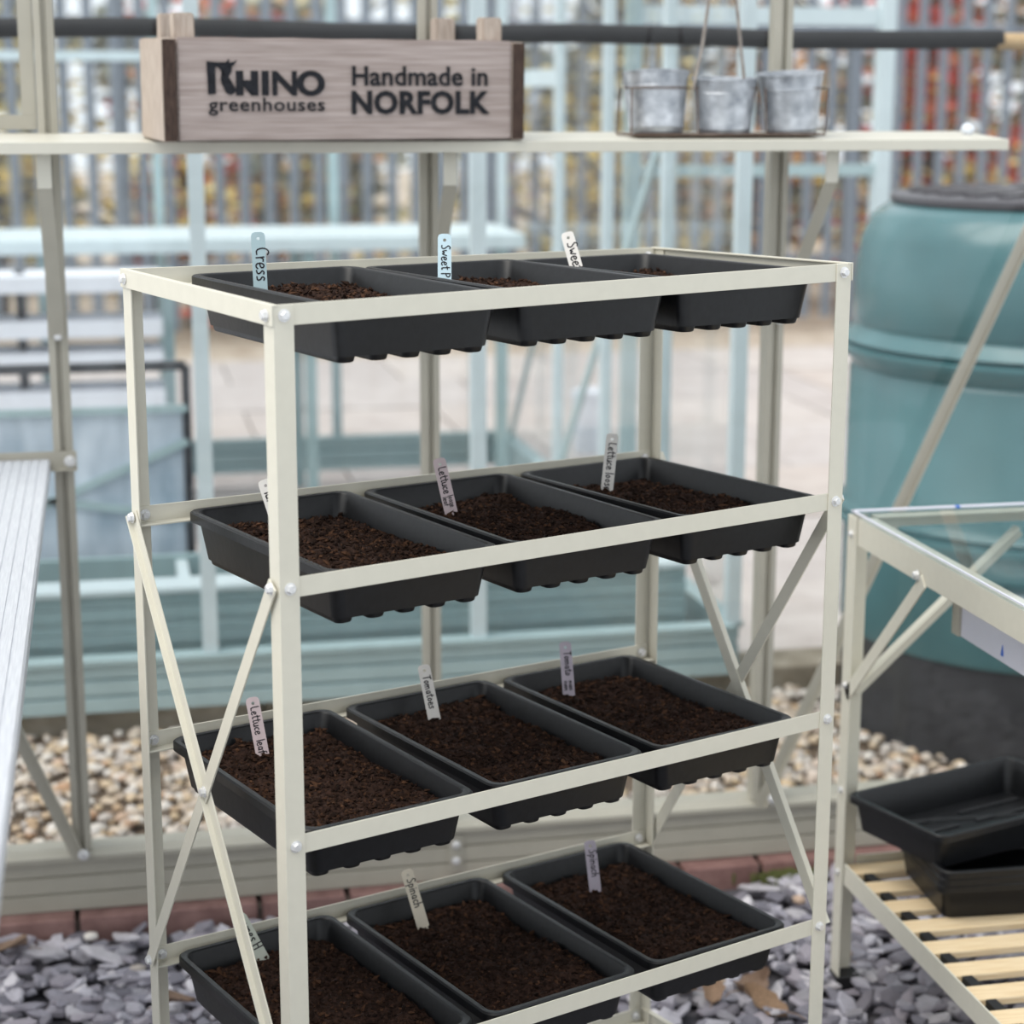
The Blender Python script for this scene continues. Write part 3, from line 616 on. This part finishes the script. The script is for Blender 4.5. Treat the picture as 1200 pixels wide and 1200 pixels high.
def tray_body():
    # rim underside at z = 0, body hangs below
    hx, hy = TW/2, TL/2; m = MB()
    loft(m, [ring(hx-.030, hy-.030, .012, -TH+.0015), ring(hx-.019, hy-.019, .014, -TH+.002), ring(hx-.0098, hy-.0098, .016, .0040), ring(hx-.0085, hy-.0085, .0165, .0058), ring(hx-.0075, hy-.0075, .017, .0062), ring(hx-.0020, hy-.0020, .018, .0062),
             ring(hx, hy, .018, .0042), ring(hx, hy, .018, -.0065), ring(hx-.0016, hy-.0016, .017, -.0065), ring(hx-.0018, hy-.0018, .017, .0025), ring(hx-.0085, hy-.0085, .016, .0025), ring(hx-.0090, hy-.0090, .016, -.003), ring(hx-.0175, hy-.0175, .014, -TH), ring(hx-.030, hy-.030, .012, -TH)], True, True)
    return m
TRAY = tray_body().mesh('tray_body', 'black_plastic', True, 35)
# drainage ridges under the base, five across, running the length of the tray
_r = MB(); loft(_r, [ring(.0125, TL/2-.022, .008, 0), ring(.0110, TL/2-.0235, .008, -.0070), ring(.0095, TL/2-.0255, .007, -.0082)], True, True)
RIDGE = _r.mesh('base_ridge', 'black_plastic', True, 50)
def tray(label, group, dusty=False):
    t = empty('seed_tray'); tag(t, label, 'seed tray', group)
    obj('tray_body', TRAY, t)
    for k in range(5): obj('base_ridge', RIDGE, t, ((k-2)*.0425, 0, -TH+.0004))
    return t

# ------------------------------------------------------------------ the rack
TH_R = R(21.3396); RO = V((.1767, 2.0756, 1.304)); RW, RD, RS, TWI = .83, .4193, .3022, -.0038
def twz(x, y): return TWI*(2*x/RW-1)*(2*y/RD-1)
def twist(p): return V((p.x, p.y, p.z + twz(p.x, p.y)))
rk = empty('tray_rack', (RO.x, RO.y, 0), TH_R); tag(rk, 'tall beige metal rack of five tiers holding black seed trays', 'rack')
Z1 = RO.z; TZ = [Z1 - RS*i for i in range(5)]; FW_ = .0245; T_ = .0022; RH = .0115
posts = {}
for nm, x, y, sx, sy in (('FL', 0, 0, 1, 1), ('FR', RW, 0, -1, 1), ('BL', 0, RD, 1, -1), ('BR', RW, RD, -1, -1)):
    p = MB().extrude(Lprof(FW_, FW_, T_), (x, y, .0), (x, y, Z1+RH), (sx, 0, 0), (0, sy, 0)).map(twist).build('post', 'rack_paint', rk, bevel=.0005)
    posts[nm] = p; dz = twz(x, y)
    for i, z in enumerate(TZ):
        bolt(p, (x+sx*.0125, y - (.0 if sy > 0 else RH*0+.0055), z+dz) if sy > 0 else (x+sx*.0155, y-.0052, z+dz), (0, -1, 0), 1.0)
        if (i in (0, 1, 3, 4)): bolt(p, (x - sx*(.0045 if i in (1, 3) else (.0028 if i in (0, 4) else 0)), y+sy*.0125, z+dz), (-sx, 0, 0), 1.0)
    MB().box((min(x, x+sx*.028)-.001, min(y, y+sy*.028)-.001, -.006), (max(x, x+sx*.028)+.001, max(y, y+sy*.028)+.001, .018)).build('foot_cap', 'black_rubber', p)
LR = lambda: [(0, RH), (0, -RH), (.0190, -RH), (.0190, -RH+T_), (T_, -RH+T_), (T_, RH)]
for i, z in enumerate(TZ):
    MB().extrude(LR(), (.003, T_, z), (RW-.003, T_, z), (0, 1, 0), (0, 0, 1), 6).map(twist).build('front_rail', 'rack_paint', rk, bevel=.0005)
    MB().extrude(LR(), (.003, RD-T_, z), (RW-.003, RD-T_, z), (0, -1, 0), (0, 0, 1), 6).map(twist).build('back_rail', 'rack_paint', rk, bevel=.0005)
for i in (0, 4):
    z = TZ[i]
    MB().extrude([(0, RH), (0, -RH), (T_, -RH), (T_, RH-T_), (.008, RH-T_), (.008, RH)], (-T_-.0003, -.001, z+.0004), (-T_-.0003, RD+.001, z+.0004), (1, 0, 0), (0, 0, 1), 4).map(twist).build('side_rail', 'rack_paint', rk, bevel=.0005)
    MB().extrude([(0, RH), (0, -RH), (T_, -RH), (T_, RH-T_), (.008, RH-T_), (.008, RH)], (RW+T_+.0003, -.001, z+.0004), (RW+T_+.0003, RD+.001, z+.0004), (-1, 0, 0), (0, 0, 1), 4).map(twist).build('side_rail', 'rack_paint', rk, bevel=.0005)
def xbrace(x, sx, ya, za, yb, zb, off):
    a, b = V((x+sx*off, ya, za)), V((x+sx*off, yb, zb)); d = (b-a).normalized(); a -= d*.006; b += d*.006; n = V((sx, 0, 0)); u = n.cross(d)
    pr = [(-.0095, 0), (.0095, 0), (.0095, .0022), (-.0073, .0022), (-.0073, .009), (-.0095, .009)] if off < .003 else [(-.0095, 0), (.0095, 0), (.0095, .0022), (-.0095, .0022)]
    return MB().extrude([(p[0], p[1]) for p in pr], a, b, u, n).map(twist).build('brace', 'rack_paint', rk, bevel=.0004)
for x, sx in ((0, -1), (RW, 1)):
    xbrace(x, sx, RD-.0125, TZ[1], .0125, TZ[3], .0005)
    q = xbrace(x, sx, .0125, TZ[1], RD-.0125, TZ[3], .0031)
    bolt(q, (x+sx*.0054, RD/2, (TZ[1]+TZ[3])/2), (sx, 0, 0), 1.0)

# trays, compost, labels
TX = [[.080, .328, .566], [.070, .322, .578], [.034, .292, .547], [.032, .286, .548]]
TYAW = [[.0, .0, .0], [.015, .0, .01], [.01, .012, -.005], [.015, .01, .0]]
ords = ('top', 'second', 'third', 'fourth'); pos = ('left', 'middle', 'right')
def rack_w(x, y, z): return V((RO.x + cos(TH_R)*x - sin(TH_R)*y, RO.y + sin(TH_R)*x + cos(TH_R)*y, z + twz(x, y)))
tray0 = tray('', 'seed trays on the rack')
def soil_h(x, y, sd, t): return .0085*mnoise.fractal(V((x*9, y*9, sd*3.1)), 1.0, 2.0, 4) + .0042*mnoise.noise(V((x*60, y*70, sd)))
def compost(sd, t, name='compost'):
    rn = random.Random(100+sd); m = MB(); nx, ny = 44, 66; hx, hy = TW/2-.0150, TL/2-.0150; lvl = (-.019, -.020, -.018, -.019)[t]
    def hgt(x, y):
        e = min(hx-abs(x), hy-abs(y)); return lvl + soil_h(x, y, sd, t) - .005*math.exp(-max(e, 0)/.012) + .003*mnoise.noise(V((x*160, y*160, sd+5)))
    def inside(x, y):
        ex, ey = abs(x)-(hx-.016), abs(y)-(hy-.016)
        if ex > 0 and ey > 0:
            d = sqrt(ex*ex+ey*ey); k_ = min(1, .016/max(d, 1e-6)); x = math.copysign(hx-.016+ex*k_, x); y = math.copysign(hy-.016+ey*k_, y)
        return x, y
    vs = []; idx = {}
    for j in range(ny+1):
        for i in range(nx+1):
            x, y = inside(-hx+2*hx*i/nx, -hy+2*hy*j/ny); idx[(i, j)] = len(vs); vs.append((x, y, hgt(x, y)))
    fs = [(idx[(i, j)], idx[(i+1, j)], idx[(i+1, j+1)], idx[(i, j+1)]) for j in range(ny) for i in range(nx)]
    edge = [(i, 0) for i in range(nx+1)] + [(nx, j) for j in range(1, ny+1)] + [(i, ny) for i in range(nx-1, -1, -1)] + [(0, j) for j in range(ny-1, 0, -1)]
    b0 = len(vs); n = len(edge)
    for e in edge: v = vs[idx[e]]; vs.append((v[0]*.925, v[1]*.95, -TH+.004))
    fs += [(idx[edge[k]], idx[edge[(k+1) % n]], b0+(k+1) % n, b0+k) for k in range(n)] + [tuple(range(b0, b0+n))[::-1]]
    m.add(vs, fs); o = m.build(name, 'compost')
    c = MB()
    base = [(1, 0, 0), (-1, 0, 0), (0, 1, 0), (0, -1, 0), (0, 0, 1), (0, 0, -1)]; bf_ = [(0, 2, 4), (2, 1, 4), (1, 3, 4), (3, 0, 4), (2, 0, 5), (1, 2, 5), (3, 1, 5), (0, 3, 5)]
    for k in range(2600):
        x, y = inside(rn.uniform(-hx, hx)*.98, rn.uniform(-hy, hy)*.98); s_ = rn.choice((.0010, .0013, .0016, .0020, .0026, .0036)); ln = rn.choice((1, 1, 1.3, 2.4))
        q = M4.Rotation(rn.uniform(0, 6.28), 3, 'Z') @ M4.Rotation(rn.uniform(-.7, .7), 3, 'Y')
        z = hgt(x, y) + s_*.4
        c.add([V((x, y, z)) + q @ V((p[0]*s_*ln*rn.uniform(.7, 1.3), p[1]*s_*rn.uniform(.6, 1.2), p[2]*s_*rn.uniform(.6, 1.1))) for p in base], bf_)
    tag(c.build('crumbs', 'compost_crumb', o), kind='stuff')
    return o
first = True
TRAYPOS = {}
for t in range(4):
    for k in range(3):
        cx, cy = TX[t][k] + TW/2, RD/2 + .004 + random.uniform(-.002, .002)
        tr = tray0 if first else copy_tree(tray0); first = False
        zz = TZ[t] - RH + T_ + .0006 + .0065
        wp = rack_w(cx, cy, zz); tilt = math.atan(TWI*2/RD*(2*cx/RW-1))
        tr.location = wp; tr.rotation_euler = (tilt, 0, TH_R + TYAW[t][k]); TRAYPOS[(t, k)] = tr
        tr['label'] = 'black plastic seed tray at the %s of the %s tier of the rack' % (pos[k], ords[t])
        so = compost(t*3+k, t); so.location = wp; so.rotation_euler = tr.rotation_euler
        tag(so, 'dark brown compost filling the %s seed tray on the %s tier' % (pos[k], ords[t]), 'compost', 'compost in the trays', 'stuff')

# handwriting: strokes on a unit body, x-height .55
HW = {'C': (.6, [[(.55, .85), (.35, 1), (.12, .8), (.05, .45), (.2, .08), (.5, .1)]]), 'r': (.42, [[(.08, .6), (.1, .3), (.1, .02)], [(.1, .35), (.22, .55), (.38, .52)]]),
      'e': (.5, [[(.05, .28), (.4, .34), (.38, .52), (.2, .58), (.06, .36), (.1, .08), (.3, 0), (.45, .12)]]), 's': (.42, [[(.36, .52), (.18, .58), (.08, .42), (.3, .26), (.3, .06), (.04, .03)]]),
      'S': (.55, [[(.48, .88), (.28, 1), (.08, .78), (.25, .55), (.45, .35), (.35, .05), (.04, .08)]]), 'w': (.66, [[(.04, .56), (.14, .04), (.3, .42), (.44, .04), (.6, .58)]]),
      't': (.4, [[(.2, .92), (.18, .2), (.26, .02), (.38, .08)], [(.02, .62), (.38, .66)]]), 'P': (.55, [[(.1, 0), (.1, .98)], [(.1, .95), (.42, .9), (.46, .62), (.12, .46)]]),
      'L': (.5, [[(.1, 1), (.08, .04), (.46, .06)]]), 'u': (.5, [[(.06, .56), (.1, .08), (.28, .02), (.4, .2), (.42, .56)], [(.42, .56), (.44, .02)]]),
      'c': (.44, [[(.38, .5), (.2, .58), (.06, .3), (.16, .03), (.38, .1)]]), 'l': (.22, [[(.1, 1), (.1, .02)]]), 'o': (.5, [[(.22, .56), (.06, .3), (.2, .02), (.4, .22), (.36, .5), (.22, .56)]]),
      'a': (.5, [[(.38, .5), (.16, .56), (.06, .26), (.18, .03), (.36, .2), (.38, .54), (.4, .02)]]), 'f': (.4, [[(.36, .95), (.2, .95), (.16, .02)], [(.02, .55), (.34, .58)]]),
      'T': (.55, [[(.28, .96), (.26, 0)], [(.02, .96), (.54, .98)]]), 'm': (.74, [[(.06, .56), (.08, .02)], [(.08, .4), (.24, .56), (.32, .4), (.32, .02)], [(.32, .4), (.5, .56), (.6, .4), (.62, .02)]]),
      'p': (.5, [[(.08, .56), (.08, -.3)], [(.08, .46), (.3, .56), (.4, .3), (.25, .04), (.08, .1)]]), 'i': (.22, [[(.1, .54), (.1, .02)], [(.1, .76), (.12, .82)]]),
      'n': (.5, [[(.06, .56), (.08, .02)], [(.08, .4), (.28, .56), (.38, .4), (.4, .02)]]), 'h': (.5, [[(.08, 1), (.08, .02)], [(.08, .4), (.28, .56), (.38, .4), (.4, .02)]]),
      'H': (.6, [[(.08, 1), (.08, 0)], [(.5, 1), (.5, 0)], [(.08, .5), (.5, .52)]]), ' ': (.3, [])}
def ink(txt, ox, oy, size, wd, rn):
    m = MB(); x = ox
    for ch in txt:
        adv, sts = HW[ch]
        for st_ in sts:
            pts = [V((x + p[0]*size + rn.uniform(-.02, .02)*size, oy + p[1]*size + rn.uniform(-.02, .02)*size, 0)) for p in st_]
            # smooth the stroke once
            for _ in range(1):
                if len(pts) > 2:
                    q = [pts[0]]
                    for a, b in zip(pts[:-1], pts[1:]): q += [a.lerp(b, .25), a.lerp(b, .75)]
                    pts = q + [pts[-1]]
            for a, b in zip(pts[:-1], pts[1:]):
                d = b-a
                if d.length < 1e-6: continue
                d.normalize(); n = V((-d.y, d.x, 0))*wd/2; a2, b2 = a-d*wd*.3, b+d*wd*.3
                lo = [a2-n, b2-n, b2+n, a2+n]; m.add(lo + [p + V((0, 0, .00025)) for p in lo], [(0, 3, 2, 1), (4, 5, 6, 7), (0, 1, 5, 4), (1, 2, 6, 5), (2, 3, 7, 6), (3, 0, 4, 7)])
        x += adv*size*1.06
    return m
def plant_label(t, k, top, bot, mat, lines, label, size=.0125, wid=.0175):
    zs = TZ[t] - .022; B = on_z(bot[0], bot[1], zs); dB = (B-CAM).dot(FW)
    T = CAM + ray(*top)*(dB*1.003); down = (B-T); Lv = down.length; down.normalize()
    face = (CAM - B); face -= down*face.dot(down); face.normalize()          # outward normal of the written side
    face = (face + V((.0, 0, 0))).normalized(); right = face.cross(down)*-1
    if right.dot(RT) < 0: right = -right
    up = right; nrm = down.cross(up)
    if nrm.dot(CAM-B) < 0: nrm = -nrm
    # local frame: x = down the label, y = camera right, z = towards the reader
    rotm = M4((down, up, down.cross(up))).transposed(); sgn = 1 if down.cross(up).dot(CAM-B) > 0 else -1
    o = empty('plant_label', T); o.rotation_euler = rotm.to_euler(); tag(o, label, 'plant label', 'plant labels')
    hw, L, tk2 = wid/2, Lv + .022, .0009
    m = MB(); N = 16; sq = []
    for i in range(N):
        a = 2*pi*i/N; c, s = cos(a), sin(a); q = hw/max(abs(c), abs(s)); 
        px, py = c*q, s*q
        if abs(px) > hw*.92 and abs(py) > hw*.92 and px < 0: px, py = px*.84, py*.84
        sq.append((hw+px, py))
    hole = [(hw*.95+.0021*cos(2*pi*i/N), .0021*sin(2*pi*i/N)) for i in range(N)]
    for z0, z1 in ((-tk2/2, tk2/2),):
        vs = [(x, y, z) for z in (z0, z1) for x, y in sq] + [(x, y, z) for z in (z0, z1) for x, y in hole]
        fs = []
        for i in range(N):
            j = (i+1) % N
            fs += [(i, j, 2*N+j, 2*N+i), (N+i, 3*N+i, 3*N+j, N+j), (2*N+i, 2*N+j, 3*N+j, 3*N+i), (i, N+i, N+j, j)]
        m.add(vs, fs)
    m.box((2*hw, -hw, -tk2/2), (L*.82, hw, tk2/2))
    m.add([(L*.82, -hw, -tk2/2), (L*.82, hw, -tk2/2), (L*.82, hw, tk2/2), (L*.82, -hw, tk2/2), (L, -.001, -tk2/2), (L, .001, -tk2/2), (L, .001, tk2/2), (L, -.001, tk2/2)], [(0, 3, 2, 1), (4, 5, 6, 7), (0, 1, 5, 4), (1, 2, 6, 5), (2, 3, 7, 6), (3, 0, 4, 7)])
    m.build('label_blade', mat, o)
    rn = random.Random(t*7+k)
    for i, (tx, ox, oy, sz) in enumerate(lines):
        im = ink(tx, ox, oy, sz, .0017 if sz > .0125 else (.0014 if sz > .009 else .001), rn)
        im.v = [(x, y, sgn*(tk2/2 + .0001 + z)) for x, y, z in im.v]
        im.build('handwriting', 'marker_ink', o)
x0 = .0165
plant_label(0, 0, (302, 272), (306, 350), 'label_blue_grey', [('Cress', x0+.003, -.0045, .0175)], 'blue grey plant label handwritten Cress in the top left tray')
plant_label(0, 1, (521, 274), (521, 344), 'label_pale_blue', [('Sweet P', x0-.002, -.0042, .0118)], 'pale blue plant label handwritten Sweet P in the top middle tray')
plant_label(0, 2, (664, 272), (680, 330), 'label_white', [('Sweet', x0-.001, -.0042, .0145)], 'white plant label handwritten Sweet in the top right tray')
plant_label(1, 0, (309, 562), (330, 626), 'label_white', [('lul', x0, -.0045, .0130)], 'white plant label half hidden behind the rack post on the second tier')
plant_label(1, 1, (514, 537), (530, 606), 'label_pink', [('Lettuce', x0-.004, -.0040, .0108), ('loose', x0+.0355, .0008, .0072), ('leaf', x0+.0365, -.0068, .0072)], 'pinkish plant label handwritten Lettuce loose leaf in the second tier middle tray')
plant_label(1, 2, (718, 508), (711, 576), 'label_white', [('Lettuce loose', x0-.003, -.0042, .0115)], 'white plant label handwritten Lettuce loose in the second tier right tray')
plant_label(2, 0, (295, 817), (309, 891), 'label_pink', [('Lettuce', x0-.004, -.0046, .0110), ('leaf', x0+.040, -.0046, .0110)], 'pink plant label handwritten Lettuce leaf in the third tier left tray')
plant_label(2, 1, (496, 779), (510, 847), 'label_white', [('Tomatoes', x0-.001, -.0042, .0108)], 'white plant label handwritten Tomatoes in the third tier middle tray')
plant_label(2, 2, (662, 752), (667, 817), 'label_lilac', [('Tomato', x0-.002, -.0030, .0105), ('mam', x0+.040, .0010, .007), ('mem', x0+.040, -.0060, .007)], 'lilac plant label handwritten Tomato in the third tier right tray')
plant_label(3, 0, (280, 1072), (310, 1127), 'label_sage', [('unes H', x0-.002, -.0042, .0130)], 'sage green plant label partly behind the brace in the fourth tier left tray')
plant_label(3, 1, (476, 1019), (497, 1089), 'label_cream', [('Spinach', x0-.003, -.0040, .0125)], 'cream plant label handwritten Spinach in the fourth tier middle tray')
plant_label(3, 2, (691, 985), (698, 1046), 'label_lilac', [('Spinach', x0-.003, -.0030, .0120)], 'lilac plant label handwritten Spinach in the fourth tier right tray')

# spare trays stacked on the slatted shelf
def spare(label, loc, rz, tilt=(0, 0), stuff=False):
    t = tray(label, 'empty trays on the slatted shelf'); t.location = loc; t.rotation_euler = (tilt[0], tilt[1], rz)
    for ch in list(t.children):
        if ch.name.startswith('base_ridge'): bpy.data.objects.remove(ch)
    return t
lw = V((1.246+TL/2*cos(R(-6))-.0, 2.692+TW/2, 0)); zs0 = .2185
for k, lab in enumerate(('lowest of the empty black trays nested on the slatted shelf', 'second of the empty black trays nested on the slatted shelf', 'third of the nested empty black trays right under the askew one')):
    spare(lab, (1.290+TL/2, 2.712+TW/2 + .002*k, zs0+TH+.001+k*.0125), R(90-4+k), (0, 0))
ux, uy = V((cos(R(19)), sin(R(19)), 0)), V((sin(R(19)), -cos(R(19)), 0))
Lc = V((1.207, 2.956, 0)); c = Lc + ux*TL/2 + uy*TW/2
tt = spare('empty black seed tray lying askew on top of the nested trays', (c.x, c.y, zs0+TH+.0012+3*.0125+TH-.012), R(19+90))
for k in range(4):
    x = (k-1.5)*.042; MB().box((x-.004, -TL/2+.03, -TH+.002), (x+.004, -.02, -TH+.0045)).build('drain_groove', 'black_plastic_dusty', tt); MB().box((x-.004, .02, -TH+.002), (x+.004, TL/2-.03, -TH+.0045)).build('drain_groove', 'black_plastic_dusty', tt)

# ================================================================== SMALL THINGS ON THE SLATE
def leaf_mesh(sd):
    rn = random.Random(sd); m = MB(); n = 9; vs = []
    for i in range(n):
        u = i/(n-1); wd = .5*sin(pi*u**.85)**.8*(1+.18*sin(u*19+sd)) + .01
        for k in range(5):
            v = (k-2)/2; vs.append((u-.5, v*wd*.62, .16*(v*v)*(1+.4*sin(sd+u*5)) + .12*sin(u*3.1+sd) + .02*rn.random()))
    fs = [(i*5+k, i*5+k+1, (i+1)*5+k+1, (i+1)*5+k) for i in range(n-1) for k in range(4)]
    N = len(vs); vs2 = vs + [(x, y, z-.012) for x, y, z in vs]; fs2 = fs + [tuple(N+i for i in f[::-1]) for f in fs]
    m.add(vs2, fs2); return m.mesh('leaf_blade', 'dry_leaf', True, 60)
STEM = MB().tube([(-.5, 0, .02), (-.72, .03, .06), (-.9, .02, .02)], .014, 5).mesh('stem', 'dry_leaf')
for i, (x, y, sc, rz, lab) in enumerate(((1.054, 2.965, .085, .6, 'large curled brown dead leaf on the slate beside the rack post'), (1.05, 2.885, .09, 2.2, 'dark brown dead leaf on the slate nearest the rack post foot'), (.975, 2.94, .06, 1.2, 'small pale tan dead leaf on the slate under the lowest right tray'), (1.245, 3.04, .05, 1.9, 'thin upright tan leaf on the slate by the bench leg foot'), (.075, 3.09, .06, .3, 'pale crumpled leaf on the slate behind the left rear rack post'), (-.215, 3.375, .07, 2.8, 'tan dead leaf on the slate at the far left by the bricks'), (.93, 2.97, .05, 2.6, 'small orange brown leaf scrap on the slate by the lowest rail'))):
    t = empty('dead_leaf', (x, y, .022), rz); t.scale = (sc, sc, sc); tag(t, lab, 'leaf', 'dead leaves on the slate')
    obj('leaf_blade', leaf_mesh(i+3), t); obj('stem', STEM, t)
for x, y in ((-.071, 3.405), (.01, 3.25), (1.262, 3.30), (1.0, 3.0), (.30, 3.38)):
    obj('tan_stone', PM[int(abs(x)*50) % 8], fl, (x, y, .017), (0, 0, x*9), (.016, .016, .014))
mo = MB(); rm = random.Random(5)
for i in range(320):
    x, y = rm.gauss(1.29, .032), 3.425 + rm.gauss(0, .008); mo.box((x, y, .0), (x+.004, y+.003, .012 + rm.random()*.012))
_m = mo.build('moss_tuft', 'moss'); tag(_m, 'green moss growing along the foot of the brick edging', 'moss', kind='stuff')
